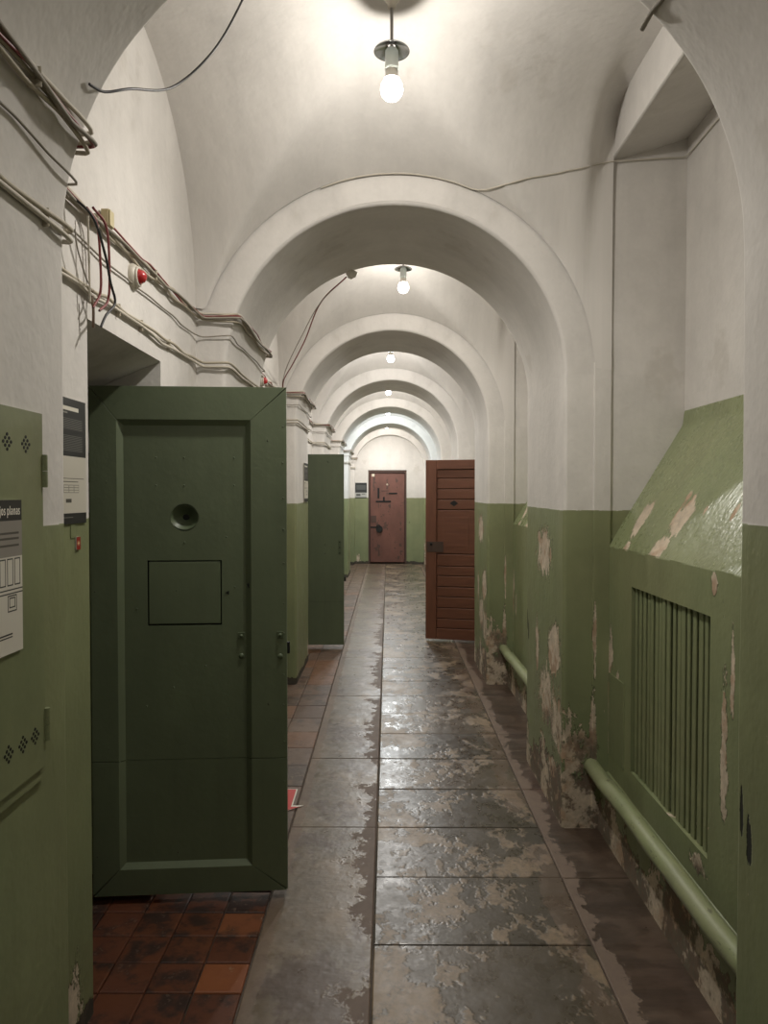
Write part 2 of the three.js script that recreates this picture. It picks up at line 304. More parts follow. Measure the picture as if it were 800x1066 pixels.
// ---------------------------------------------------------------- floor: stone flags, terracotta tiles, mortar bed
const FR = 0.45, FD = 2.06, FP = 4.95;                 // row pitch, first joint, length after which the print repeats
const JX = [-0.452, -0.052, 0.704, 1.0];
const STONE = [0.116, 0.090, 0.062], STONE_DARK = [0.046, 0.039, 0.027], TAN = [0.225, 0.165, 0.107], CEMENT = [0.160, 0.112, 0.082], BROWN = [0.075, 0.046, 0.033];
const flagTone = rng(99); const tones = Array.from({ length: 64 }, () => flagTone());
const stoneMaterial = surface(680, 2048, 1.6, FP, (u, v) => {
  const x = u - 0.5, row = Math.floor(v / FR), a = nA(u / 1.6, v / 2.475), b = nB(u / 0.8, v / 0.99 + 0.2), c = nC(u / 0.8, v / 0.99), e = nE(u / 0.8, v / 0.99);
  let col, h = 0.5 + 0.22 * (b - 0.5) + 0.16 * (c - 0.5) + 0.08 * (e - 0.5) + 0.28 * (nC(u / 3.2, v / 0.99) - 0.5), r = 0.25 + 0.24 * c;
  if (x > JX[1] && x < JX[2]) {                         // main flags: dark slate with flaked tan skin
    col = mix3(STONE, STONE_DARK, clamp(0.4 + 0.5 * tones[row] + 0.5 * (a - 0.5)));
    const flake = (0.45 * nA(u / 0.8 + 0.37, v / 1.2375 + 0.1) + 0.40 * nC(u / 0.8 + tones[row], v / 0.99) + 0.15 * nE(u / 0.8, v / 0.99)) - 0.495 - 0.06 * tones[row + 20];
    if (flake > 0) { col = mix3(col, TAN, clamp(0.5 + flake * 5) * (0.65 + 0.6 * e)); h += 0.09; r = 0.30 + 0.24 * c; } else { h -= 0.04; r -= 0.05; }
    if (x > JX[2] - 0.05 - 0.10 * nC(u, v / 2.475) && nB(u / 1.6, v / 1.65) > 0.5) col = mix3(col, CEMENT, 0.5);
  } else if (x <= JX[1]) {                              // narrower flags with a cement repair along the joint
    col = mix3(STONE, TAN, clamp(0.25 * a + 0.9 * (b - 0.42) + 0.3 * (c - 0.5)));
    col = mix3(col, BROWN, 0.75 * smooth(0.48, 0.60, 0.6 * nA(u / 1.6 + 0.6, v / 2.475 + 0.4) + 0.4 * nC(u / 0.8 + 0.2, v / 0.99)));
    const rep = (x - (JX[1] - 0.06)) / 0.075 + 4.4 * (nA(u / 1.6 + 0.1, v / 1.65) - 0.52) + 2.2 * (nC(u / 0.8, v / 0.825) - 0.5) + 0.7 * (e - 0.5);
    if (rep > 0) { col = mix3(BROWN, CEMENT, 0.25 + 0.5 * c); h = 0.28 + 0.1 * c; r = 0.62; } else if (rep > -0.22) { col = mix3(col, [0.27, 0.22, 0.17], 0.40 * (0.4 + e)); h += 0.10; }
    if (x < JX[0] + 0.05 + 0.03 * (c - 0.5)) { col = mix3(col, CEMENT, 0.6); r = 0.6; }
  } else {                                              // kerb strip at the wall
    col = mix3(BROWN, STONE_DARK, 0.7 * a).map((q) => q * (0.65 + 0.8 * nC(u / 3.2, v / 0.495))); col = mix3(col, CEMENT, 0.35 * smooth(0.5, 0.8, nB(u, v / 0.495)));
    const band = JX[2] + 0.05 + 0.12 * (nA(0.3, v / 2.475) - 0.5) + 0.09 * (c - 0.5) + 0.03 * (e - 0.5);
    if (x < band) { col = mix3(mix3(BROWN, CEMENT, 0.75), TAN, 0.5 * c * e); h = 0.55; r = 0.62; }
  }
  const k = 0.84 + 0.32 * (0.5 * c + 0.5 * b);
  return { c: col.map((q) => q * k), h, r };
}, { bump: 0.005 });
const tileMaterial = surface(1024, 1024, 2, 2, (u, v) => {
  const a = nA(u / 2, v / 2), b = nB(u, v), c = nC(u, v), e = nE(u, v);
  let col = mix3([0.235, 0.082, 0.030], [0.150, 0.048, 0.022], b);
  col = mix3(col, [0.028, 0.016, 0.011], smooth(0.42, 0.62, 0.55 * a + 0.45 * c) * 0.85);
  if (c * 0.6 + e * 0.4 > 0.70) col = mix3(col, [0.27, 0.19, 0.13], 0.45);
  return { c: col, h: 0.5 + 0.3 * (b - 0.5) + 0.25 * (c - 0.5), r: 0.42 + 0.25 * c };
}, { bump: 0.004 });
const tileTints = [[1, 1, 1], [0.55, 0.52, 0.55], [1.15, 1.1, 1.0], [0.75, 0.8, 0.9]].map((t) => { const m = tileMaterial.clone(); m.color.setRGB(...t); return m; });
const tileWorn = surface(512, 512, 2, 2, (u, v) => {
  const a = nA(u / 2, v / 2), b = nB(u, v), c = nC(u, v), e = nE(u, v);
  let col = mix3([0.165, 0.108, 0.076], [0.105, 0.066, 0.046], b);
  col = mix3(col, [0.05, 0.036, 0.027], smooth(0.5, 0.7, 0.55 * a + 0.45 * c) * 0.7);
  if (c * 0.6 + e * 0.4 > 0.68) col = mix3(col, [0.26, 0.20, 0.15], 0.4);
  return { c: col, h: 0.5 + 0.3 * (b - 0.5) + 0.25 * (c - 0.5), r: 0.36 + 0.25 * c };
}, { bump: 0.004 });
const tileFar = [[1, 1, 1], [0.85, 0.82, 0.8], [1.2, 0.95, 0.75]].map((t) => { const m = tileWorn.clone(); m.color.setRGB(...t); return m; });
const mortarMaterial = surface(512, 512, 1, 1, (u, v) => { const c = nC(u, v), b = nB(u, v); return { c: mix3([0.055, 0.045, 0.036], [0.12, 0.095, 0.075], c * b * 1.6), h: c, r: 0.85 }; });
function flag(x0, x1, d0, d1, top, gap = 0.004, du = 0, dv = 0, tilt = 0) {
  x0 += gap / 2; x1 -= gap / 2; d0 += gap / 2; d1 -= gap / 2;
  const b = 0.005, ring = (i, y) => [[x0 + i, y, d0 + i], [x1 - i, y, d0 + i], [x1 - i, y, d1 - i], [x0 + i, y, d1 - i]];
  const rs = [ring(0, -0.03), ring(0, top - b), ring(b * 0.35, top - b * 0.35), ring(b, top)], pos = [], uv = [], idx = [];
  for (const r of rs) for (const [x, y, d] of r) { const lift = y > -0.02 ? tilt * (d - d0) / (d1 - d0) : 0; pos.push(x, y + lift, -d); uv.push(x + 0.5 + du, d - FD + dv); }
  for (let i = 0; i < 3; i++) for (let j = 0; j < 4; j++) { const a = i * 4 + j, c = i * 4 + (j + 1) % 4; idx.push(a, c, a + 4, c, c + 4, a + 4); }
  idx.push(12, 13, 14, 12, 14, 15);
  let g = new THREE.BufferGeometry(); g.setAttribute('position', new THREE.Float32BufferAttribute(pos, 3)); g.setAttribute('uv', new THREE.Float32BufferAttribute(uv, 2)); g.setIndex(idx);
  g.computeVertexNormals(); g = toCreasedNormals(g, 0.15); return g;
}
const floor = structure('floor', 'worn corridor floor of stone flags with a strip of terracotta tiles by the cells', 'floor');
part('mortar_bed', metricUV(box(-2.4, 1.65, -0.12, -0.007, -2.0, 17.2)), mortarMaterial, floor);
for (let r = -4; r < 33; r++) {
  const d0 = FD + r * FR, d1 = Math.min(d0 + FR, ED), shift = -Math.floor((d0 - FD + 1e-6) / FP) * FP;
  if (d0 > ED) break;
  part('flagstone', flag(JX[1], JX[2], d0, d1, 0.0005 + 0.003 * rand(), 0.006, 0, shift, 0.004 * (rand() - 0.5)), stoneMaterial, floor);
  
  const at = ((r % 11) + 11) % 11;                      // the narrow flags are two or three rows long
  if ([0, 3, 5, 8].includes(at)) part('flagstone', flag(JX[0], JX[1], d0, Math.min(ED, d0 + FR * { 0: 3, 3: 2, 5: 3, 8: 3 }[at]), 0.001 + 0.002 * rand(), 0.003, 0, shift), stoneMaterial, floor);
  if (r % 2 === 0) part('kerb_slab', flag(JX[2], JX[3], d0, Math.min(d0 + 2 * FR, ED), 0.002 * rand(), 0.003, 0, shift), stoneMaterial, floor);
}
{
  const TP = 0.1475, near = [-0.902, -0.757, -0.607, -0.454], big = [-0.902, -0.665, -0.454], far = [];
  const door = (a, b) => [1, 3].some((k) => b > DOOR_BAYS[k][0] && a < DOOR_BAYS[k][1]);
  let d0 = 2.26 - 8 * TP;
  while (d0 < ED - 0.05) {
    const small = d0 < 3.28, d1 = Math.min(ED, d0 + (small ? TP : 0.30)), inArch = [0, 1, 2, 3, 4, 5, 6].some((k) => d1 > archFront(k) && d0 < archBack(k));
    const cols = (small ? near : big).slice();
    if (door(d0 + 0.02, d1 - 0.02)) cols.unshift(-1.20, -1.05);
    for (let c = 0; c < cols.length - 1; c++) {
      const x0 = inArch ? Math.max(cols[c], XL - 0.015) : cols[c], tone = rand();
      if (cols[c + 1] - x0 < 0.02) continue;
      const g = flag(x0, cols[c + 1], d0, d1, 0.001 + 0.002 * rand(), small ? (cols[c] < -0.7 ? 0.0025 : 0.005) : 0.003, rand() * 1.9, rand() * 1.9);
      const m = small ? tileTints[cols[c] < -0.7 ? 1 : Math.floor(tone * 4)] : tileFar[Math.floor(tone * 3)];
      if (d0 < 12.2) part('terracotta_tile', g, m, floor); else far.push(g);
    }
    d0 = d1;
  }
  if (far.length) { const m = part('terracotta_tile', mergeGeometries(far), tileFar[0], floor, 'tiles too far away to tell apart'); m.userData.kind = 'stuff'; }
}

// ---------------------------------------------------------------- doors
const DOORGREEN = [0.126, 0.156, 0.090];
M.door = surface(1024, 1024, 1, 2, (u, v) => {
  const a = nA(u / 1, v / 2), b = nC(u / 1, v / 1), s = nB(u * 6, v / 2), e = nE(u / 1, v / 1);
  let c = DOORGREEN.map((x) => x * (0.84 + 0.24 * a + 0.10 * (s - 0.5) + 0.08 * (b - 0.5)));
  if (e > 0.9 && b > 0.66) c = c.map((x) => x * 1.5 + 0.01);
  if (b > 0.86 && e > 0.75) c = [0.02, 0.024, 0.014];
  return { c, h: 0.5 + 0.25 * (a - 0.5) + 0.25 * (b - 0.5) + 0.1 * (e - 0.5), r: 0.44 + 0.14 * b };
}, { bump: 0.003 });
M.doorEdge = mat(new THREE.Color().setRGB(0.05, 0.07, 0.033), 0.5);
M.black = mat(0x0b0b0a, 0.7);
M.bolt = mat(new THREE.Color().setRGB(0.085, 0.11, 0.06), 0.45);
function plate(pts, depth, bevel, holes = []) {          // polygon in local x, y; front face at z = 0
  const s = new THREE.Shape(pts.map(([x, y]) => new THREE.Vector2(x, y)));
  for (const h of holes) s.holes.push(h);
  const g = new THREE.ExtrudeGeometry(s, { depth: depth - 2 * bevel, bevelEnabled: bevel > 0, bevelThickness: bevel, bevelSize: bevel, bevelOffset: -bevel, bevelSegments: 2, curveSegments: 24 });
  g.translate(0, 0, -depth + bevel); return planarUV(g, (x, y, d, nx, ny) => [x + (Math.abs(nx) > 0.6 ? d : 0), y + (Math.abs(ny) > 0.6 ? d : 0)]);
}
const rect = (x0, x1, y0, y1) => [[x0, y0], [x1, y0], [x1, y1], [x0, y1]];
const rectHole = (x0, x1, y0, y1) => new THREE.Path([[x0, y0], [x0, y1], [x1, y1], [x1, y0]].map(([x, y]) => new THREE.Vector2(x, y)));
const circleHole = (x, y, r) => { const p = new THREE.Path(); p.absarc(x, y, r, 0, Math.PI * 2, true); return p; };
const place = (m, x, y, z, rx = 0, ry = 0, rz = 0) => { m.position.set(x, y, z); m.rotation.set(rx, ry, rz); return m; };
{ // door_1: the panelled green cell door, wide open across the tiles
  const d = structure('door_1', 'dark green panelled cell door with food hatch and peephole, standing wide open', 'door');
  d.position.set(-1.11, 0, -2.745); d.rotation.y = 0.0757;
  const W = 0.728, B = 0.035, T = 1.955, S = 0.545;     // width, bottom, top, seam
  const L = 0.100, R = W - 0.135, LO = B + 0.10, HI = T - 0.125, sunk = 0.016, sl = 0.020;
  const core = plate(rect(0.002, W - 0.002, B, T), 0.034, 0.002, [circleHole(0.344, 1.464, 0.046), rectHole(0.198, 0.489, 1.048, 1.309)]); core.translate(0, 0, -0.021);
  part('core', core, M.doorEdge, d);
  const g = 0.0012;                                     // half a joint
  const lY = (x) => S; // seam level
  part('rail', plate([[0, T], [L - g, HI], [R + g, HI], [W, T]].map(([x, y]) => [x, y]).reverse(), 0.02, 0.0015), M.door, d);
  part('rail', plate([[0.003, B], [W - 0.003, B], [R, LO], [L, LO]], 0.02, 0.0015), M.door, d);
  part('stile', plate([[0, S + g], [L, S + g], [L, HI - g], [0, T - 0.004]], 0.02, 0.0015), M.door, d);
  part('stile', plate([[0, B + 0.004], [L, LO + g], [L, S - g], [0, S - g]], 0.02, 0.0015), M.door, d);
  part('stile', plate([[R, S + g], [W, S + g], [W, T - 0.004], [R, HI - g]], 0.02, 0.0015), M.door, d);
  part('stile', plate([[R, LO + g], [W, B + 0.004], [W, S - g], [R, S - g]], 0.02, 0.0015), M.door, d);
  // sunk panel: four sloping borders and a flat field, split at the seam
  const slope = (pts) => { const gg = new THREE.BufferGeometry(); const [a, b, c, e] = pts; const v = [...a, ...b, ...c, ...a, ...c, ...e]; gg.setAttribute('position', new THREE.Float32BufferAttribute(v, 3)); gg.computeVertexNormals(); return planarUV(gg, (x, y) => [x, y]); };
  const z0 = -0.001, z1 = -sunk;
  for (const [y0, y1, lo, hi] of [[S + g, HI, 0, sl], [LO, S - g, sl, 0]]) {
    const geos = [];
    const flat = plate(rect(L + sl, R - sl, y0 + lo, y1 - hi), 0.01, 0, y0 > S ? [circleHole(0.344, 1.464, 0.052), rectHole(0.205, 0.482, 1.055, 1.302)] : []); flat.translate(0, 0, z1);
    geos.push(flat);
    const q = [slope([[L, y0, z0], [L + sl, y0 + lo, z1], [L + sl, y1 - hi, z1], [L, y1, z0]]), slope([[R, y0, z0], [R, y1, z0], [R - sl, y1 - hi, z1], [R - sl, y0 + lo, z1]])];
    if (hi) q.push(slope([[L, y1, z0], [L + sl, y1 - hi, z1], [R - sl, y1 - hi, z1], [R, y1, z0]]));
    if (lo) q.push(slope([[L, y0, z0], [R, y0, z0], [R - sl, y0 + lo, z1], [L + sl, y0 + lo, z1]]));
    part('panel', mergeGeometries([flat, ...q].map((x) => { for (const k of Object.keys(x.attributes)) if (!['position', 'normal', 'uv'].includes(k)) x.deleteAttribute(k); return x; })), M.door, d);
  }
  const hatch = plate(rect(0.2105, 0.4765, 1.0615, 1.2965), 0.030, 0.0015); hatch.translate(0, 0, z1 - 0.0005);
  part('food_hatch', hatch, M.door, d);
  part('hatch_gap_shade', plate(rect(0.19, 0.497, 1.04, 1.317), 0.004, 0).translate(0, 0, -0.0535), M.black, d);  // black sheet standing in for the shade inside the hatch gap
  const fun = new THREE.LatheGeometry([[0.0115, -0.036], [0.016, -0.033], [0.034, -0.018], [0.047, -0.004], [0.0515, -0.0005], [0.054, 0.0004]].map(([r, y]) => new THREE.Vector2(r, y)), 40);
  const pf = part('peephole', fun, M.bolt, d, 'funnel shaped peephole'); place(pf, 0.344, 1.464, z1, Math.PI / 2); pf.scale.set(1, 1, 0.85);
  place(part('glass', new THREE.CylinderGeometry(0.013, 0.013, 0.004, 20), M.black, pf), 0, -0.036, 0);
  const rv = new THREE.SphereGeometry(0.0035, 10, 6, 0, Math.PI * 2, 0, Math.PI / 2); rv.rotateX(Math.PI / 2);
  for (const [x, y] of [[0.24, 1.69], [0.344, 1.69], [0.53, 1.69], [0.24, 1.585], [0.344, 1.585], [0.53, 1.585], [0.344, 1.37], [0.50, 1.39], [0.165, 1.12], [0.53, 1.2], [0.3, 0.82], [0.42, 0.9], [0.2, 0.75]]) place(part('rivet', rv, M.bolt, d), x, y, z1);
  for (let i = 0; i < 13; i++) place(part('rivet', rv, M.bolt, d), W - 0.010 - 0.004 * rand(), 0.2 + i * 0.135 + 0.03 * (rand() - 0.5), -0.001);
  const bolt = mergeGeometries([plate(rect(-0.013, 0.013, -0.013, 0.013), 0.004, 0.001).translate(0, 0, 0.004), new THREE.SphereGeometry(0.007, 12, 8).translate(0, 0, 0.005).toNonIndexed()].map((x) => { x.deleteAttribute('uv'); return x; }));
  const round = new THREE.SphereGeometry(0.011, 14, 10); round.scale(1, 1, 0.6);
  place(part('bolt', bolt, M.bolt, d), 0.555, 1.013, z1); place(part('bolt', bolt, M.bolt, d), 0.703, 1.018, 0);
  place(part('bolt', round, M.bolt, d), 0.555, 0.935, z1); place(part('bolt', round, M.bolt, d), 0.703, 0.935, 0);
  place(part('keyhole', plate([[-0.009, 0], [0.006, -0.008], [0.006, 0.008]], 0.004, 0.0008).translate(0, 0, 0.002), M.black, d), 0.503, 1.178, z1);
  place(part('latch_slot', plate(rect(-0.004, 0.004, -0.009, 0.009), 0.003, 0.0006).translate(0, 0, 0.002), M.black, d), 0.584, 1.205, -0.008, 0, 0, 0.4);
  place(part('lock_tongue', box(0, 0.014, -0.022, 0.022, 0.012, 0.028, 0.002), M.black, d), W - 0.004, 0.965, 0);
  for (const y of [0.35, 1.65]) place(part('hinge', new THREE.CylinderGeometry(0.012, 0.012, 0.11, 16), M.bolt, d), -0.008, y, -0.03);
}
{ // door_2: plain sheet-metal green door
  const d = structure('door_2', 'plain sheet metal green cell door with small lock plate, open beyond the second pier', 'door');
  d.position.set(-1.10, 0, -7.40); d.rotation.y = 0.02;
  const W = 0.66;
  part('sheet', plate(rect(0, W, 0.472, 1.955), 0.006, 0.001), M.door, d); part('sheet', plate(rect(0, W, 0.04, 0.469), 0.006, 0.001), M.door, d);
  part('core', plate(rect(0.003, W - 0.003, 0.04, 1.953), 0.045, 0.002).translate(0, 0, -0.0055), M.doorEdge, d);
  part('lock_plate', plate(rect(0.60, 0.632, 0.95, 1.09), 0.003, 0.0008).translate(0, 0, 0.003), M.bolt, d);
  for (const y of [0.965, 1.02, 1.075]) place(part('bolt', new THREE.SphereGeometry(0.006, 10, 8), M.black, d), 0.616, y, 0.003);
  for (const y of [0.965, 1.05]) place(part('bolt', new THREE.SphereGeometry(0.008, 10, 8), M.bolt, d), 0.47, y, 0.001);
  place(part('rivet', new THREE.SphereGeometry(0.008, 10, 8), M.bolt, d), 0.5, 1.88, 0);
  part('lock_tongue', box(W - 0.004, W + 0.018, 0.68, 0.725, 0.012, 0.034, 0.002), M.black, d);
}
const woodBase = [0.175, 0.066, 0.035];
const wood = (turned) => surface(512, 512, 1, 1, (u, v) => {
  const [x, y] = turned ? [v, u] : [u, v], g = nB(x * 1, y * 9), a = nA(u, v), c = nC(u, v);
  return { c: woodBase.map((q) => q * (0.8 + 0.3 * g + 0.12 * (a - 0.5) + 0.1 * (c - 0.5))), h: 0.5 + 0.4 * (g - 0.5) + 0.1 * c, r: 0.45 + 0.12 * c };
}, { bump: 0.002 });
M.board = wood(false); M.stile = wood(true);
M.rust = mat(new THREE.Color().setRGB(0.07, 0.04, 0.028), 0.6);
{ // door_3: red-brown plank door
  const d = structure('door_3', 'reddish brown plank door with horizontal boards and diamond peephole, standing open', 'door');
  d.position.set(0.40, 0, -7.82); d.rotation.y = -0.25;
  const W = 0.66, S = 0.115;
  part('stile', plate(rect(0, S, 0.025, 1.915), 0.045, 0.003), M.stile, d); part('stile', plate(rect(W - S, W, 0.025, 1.915), 0.045, 0.003), M.stile, d);
  part('rail', plate(rect(S + 0.001, W - S - 0.001, 1.818, 1.915), 0.045, 0.003), M.board, d); part('rail', plate(rect(S + 0.001, W - S - 0.001, 0.025, 0.136), 0.045, 0.003), M.board, d);
  const ys = [1.814, 1.721, 1.61, 1.50, 1.392, 0.926, 0.797, 0.695, 0.579, 0.473, 0.357, 0.242, 0.140];
  for (let i = 0; i < ys.length - 1; i++) part('board', plate(rect(S + 0.002, W - S - 0.002, ys[i + 1] + 0.003, ys[i] - 0.003), 0.02, 0.006).translate(0, 0, -0.012), M.board, d);
  part('core', plate(rect(S, W - S, 0.1, 1.85), 0.015, 0).translate(0, 0, -0.028), M.rust, d);
  part('food_hatch', plate(rect(0.21, 0.45, 1.0, 1.31), 0.005, 0.001).translate(0, 0, -0.009), M.board, d);
  part('peephole', plate([[-0.045, 0], [0, -0.032], [0.045, 0], [0, 0.032]].map(([x, y]) => [x + 0.30, y + 1.46]), 0.006, 0.001).translate(0, 0, -0.008), M.black, d);
  part('lock_plate', plate(rect(0.012, 0.19, 0.945, 1.055), 0.004, 0.001).translate(0, 0, 0.004), M.rust, d);
  place(part('key_knob', new THREE.SphereGeometry(0.014, 12, 8), M.black, d), 0.06, 1.03, 0.008);
}
{ // door_4: closed door in the end wall
  const d = structure('door_4', 'closed reddish brown metal door with black bolts at the far end of the corridor', 'door');
  d.position.set(-0.01, 0, -(ED + 0.06));
  const dm = surface(512, 1024, 1, 2.2, (u, v) => { const a = nA(u, v / 2.2), b = nC(u, v / 1.1), s = nB(u * 2, v / 2.2); let c = [0.150, 0.062, 0.045].map((q) => q * (0.75 + 0.5 * a + 0.15 * (b - 0.5))); if (s * 0.5 + b * 0.5 > 0.68) c = mix3(c, [0.045, 0.028, 0.022], 0.7); return { c, h: 0.5 + 0.4 * (b - 0.5), r: 0.5 }; });
  part('leaf', plate(rect(-0.385, 0.385, 0.03, 2.045), 0.05, 0.004), dm, d);
  const fm = mat(new THREE.Color().setRGB(0.075, 0.04, 0.03), 0.6);
  part('frame', plate([[-0.43, 0], [-0.43, 2.1], [0.43, 2.1], [0.43, 0], [0.39, 0], [0.39, 2.05], [-0.39, 2.05], [-0.39, 0]], 0.09, 0.003).translate(0, 0, 0.04), fm, d);
  const bar = (x0, x1, y0, y1, t = 0.012) => plate(rect(x0, x1, y0, y1), t, 0.002).translate(0, 0, t + 0.001);
  part('bolt_bar', bar(-0.26, 0.08, 1.38, 1.415), M.black, d); part('bolt_bar', bar(-0.22, -0.18, 1.47, 1.70), M.black, d); part('bolt_bar', bar(0.03, 0.22, 1.565, 1.595), M.black, d); part('bolt_bar', bar(-0.14, 0.02, 1.63, 1.645, 0.006), M.rust, d);
  part('latch', bar(-0.10, -0.06, 1.40, 1.50), M.black, d);
  part('lock_plate', bar(-0.37, -0.25, 0.92, 1.08, 0.008), fm, d);
  place(part('padlock', mergeGeometries([new THREE.CylinderGeometry(0.075, 0.075, 0.04, 24).rotateX(Math.PI / 2), new THREE.TorusGeometry(0.04, 0.012, 8, 20, Math.PI).translate(-0.02, 0.05, 0)]), M.black, d), -0.18, 0.78, 0.03);
  part('hasp', bar(-0.38, -0.22, 0.80, 0.835, 0.01), M.black, d);
  place(part('peephole', new THREE.CylinderGeometry(0.02, 0.02, 0.01, 16).rotateX(Math.PI / 2), mat(0xb0a590, 0.5), d), -0.005, 1.78, 0.004);
  place(part('sticker', plate(rect(-0.03, 0.03, -0.03, 0.03), 0.002, 0), mat(0xd8d0bc, 0.8), d), -0.32, 1.99, 0.003);
}

// ---------------------------------------------------------------- bare bulb lamps
const rodM = mat(0x6d6963, 0.45, 0.3), roseM = mat(0xbdb6a8, 0.6), discM = mat(0xb9bcbc, 0.16, 1.0), socketM = mat(0xc9cfc8, 0.35), neckM = mat(0xd9d4c8, 0.4);
const rodG = (h) => new THREE.CylinderGeometry(0.0055, 0.0055, h, 12), V2 = (l) => l.map(([x, y]) => new THREE.Vector2(x, y));
function lamp(k, x, bulbY, top, label, color, power = 1) {
  const d = archBack(k - 1) + 0.85, t = thing('pendant_lamp', label, 'lamp', { at: [x, bulbY, d], group: 'bare bulb lamps hanging along the corridor' });
  const ceil = top - bulbY;
  place(part('ceiling_rose', new THREE.LatheGeometry(V2([[0.0, -0.055], [0.012, -0.055], [0.018, -0.035], [0.03, -0.02], [0.032, 0.01], [0, 0.01]]), 24), roseM, t), 0, ceil, 0);
  const h = ceil - 0.055 - 0.14; place(part('rod', rodG(h), rodM, t), 0, 0.14 + h / 2, 0);
  place(part('reflector_disc', new THREE.LatheGeometry(V2([[0.014, 0.012], [0.03, 0.010], [0.052, 0.0], [0.060, -0.006], [0.0615, -0.010], [0.059, -0.009], [0.050, -0.004], [0.028, 0.005], [0.014, 0.007]]), 40), discM, t, 'shiny metal disc'), 0, 0.135, 0);
  place(part('socket', new THREE.LatheGeometry(V2([[0, 0.07], [0.016, 0.07], [0.022, 0.062], [0.023, 0.01], [0.024, 0.006], [0.024, -0.002], [0.018, -0.002]]), 28), socketM, t), 0, 0.065, 0);
  place(part('bulb_neck', new THREE.LatheGeometry(V2([[0.019, 0.02], [0.021, 0.012], [0.022, 0.0], [0.026, -0.012]]), 28), neckM, t), 0, 0.045, 0);
  const em = new THREE.MeshStandardMaterial({ color: 0xffffff, roughness: 0.4, emissive: color, emissiveIntensity: 60 });
  part('light_bulb', new THREE.LatheGeometry(V2([[0.022, 0.036], [0.030, 0.025], [0.037, 0.010], [0.039, -0.004], [0.035, -0.020], [0.024, -0.033], [0.010, -0.039], [0, -0.040]]), 32), em, t, 'glowing round bulb');
  // a base-up bulb throws more light down than back past its cap: an even part and a downward part
  const l = new THREE.PointLight(color, BULB * power * 0.42), q = new THREE.SpotLight(color, BULB * power * 1.15, 0, 1.52, 1);
  q.target.position.set(0, -1, 0); t.add(q.target);
  for (const o of [l, q]) { o.name = 'lamp_light'; o.position.set(0, -0.003, 0); o.castShadow = true; o.shadow.radius = 1.7; o.shadow.mapSize.set(1024, 1024); o.shadow.bias = -0.002; o.shadow.camera.near = 0.05; t.add(o); }
}
const crown = 3.262;
lamp(1, 0.013, 2.936, crown, 'bare bulb on a long rod with shiny disc, beside the panelled green door', WARM);
lamp(2, 0.107, 2.985, crown, 'bare bulb with metal disc, second lamp along the corridor, near the smoke detector', WARM);
lamp(3, 0.03, 2.97, crown, 'bare bulb in the bay of the red plank door', NEUTRAL, 1.35);
lamp(4, 0.01, 2.976, crown, 'bare bulb in the bay past the red plank door, before the cool white one', NEUTRAL, 1.5);
lamp(5, 0, 2.98, crown, 'bare bulb giving cool white light, last but one before the end door', COOL, 2.2);
lamp(6, -0.03, 2.975, crown, 'bare bulb closest to the closed end door', NEUTRAL, 1.7);
lamp(0, 0, 2.95, crown, 'added unseen bare bulb in the bay before the electrical cabinet', WARM, 0.42);  // added lamp out of view, lights the near door and walls

// ---------------------------------------------------------------- window side fittings
M.metalGreen = surface(512, 512, 1, 1, (u, v) => { const g = greenpaint(u * 2, v * 2, 0.92); g.r = 0.42; return g; }, { bump: 0.002 });
M.pipe = surface(512, 256, 1, 0.25, (u, v) => { const g = greenpaint(u * 2, v * 2, 1.15); const b = nC(u, v * 4), a = nB(u, v * 4); g.c = mix3(g.c, [0.30, 0.31, 0.20], 0.35 * smooth(0.4, 0.8, a)); if (b > 0.78) g.c = mix3(g.c, [0.09, 0.08, 0.05], 0.6); g.r = 0.48; return g; }, { bump: 0.003 });
{
  const t = thing('radiator_grille', 'green vertical slat grille set in the peeling wall under the sloping sill', 'grille', { at: [WR, 0, GR.d0] });
  const n = 17, pitch = (GR.d1 - GR.d0) / n;
  const slat = (w) => metricUV(box(-0.001, 0.007, GR.y0, GR.y1, -w / 2, w / 2, 0.002));
  const slats = [slat(0.031), slat(0.026), slat(0.033)];
  for (let i = 0; i < n; i++) place(part('slat', slats[i % 3], M.metalGreen, t), 0.012 + 0.006 * rand(), 0, -(pitch * (i + 0.5) + 0.004 * (rand() - 0.5)), 0, 0, 0.004 * (rand() - 0.5));
}
for (const [k, label] of [[1, 'green painted heating pipe along the wall under the slat grille'], [2, 'green painted heating pipe along the wall behind the first peeling pier']]) {
  const a = archBack(k - 1) - 0.01, b = archFront(k) + 0.01, pts = [];
  for (let i = 0; i <= 12; i++) pts.push(V(0.945 + 0.002 * Math.sin(i * 1.7), 0.305 + 0.003 * Math.sin(i * 0.9 + k) - 0.01 * (i / 12), lerp(a, b, i / 12)));
  const c = new THREE.CatmullRomCurve3(pts), g = new THREE.TubeGeometry(c, 40, 0.035, 20);
  const uv = g.attributes.uv; for (let i = 0; i < uv.count; i++) uv.setXY(i, uv.getX(i) * (b - a), uv.getY(i) * 0.25);
  const t = thing('heating_pipe', label, 'pipe');
  part('pipe', g, M.pipe, t);
  for (const d of [a + 0.35, b - 0.3]) part('bracket', metricUV(box(0.945, 1.0, 0.262, 0.29, d, d + 0.025, 0.003)), M.metalGreen, t);
  seat(t, 0.945, 0.262, (a + b) / 2);
}
solo('access_plate', metricUV(box(WR - 0.004, WR + 0.004, 0.36, 0.735, 3.17, 3.385, 0.002)), M.metalGreen, 'flat green cover plate on the wall between slat grille and peeling pier', 'cover plate');

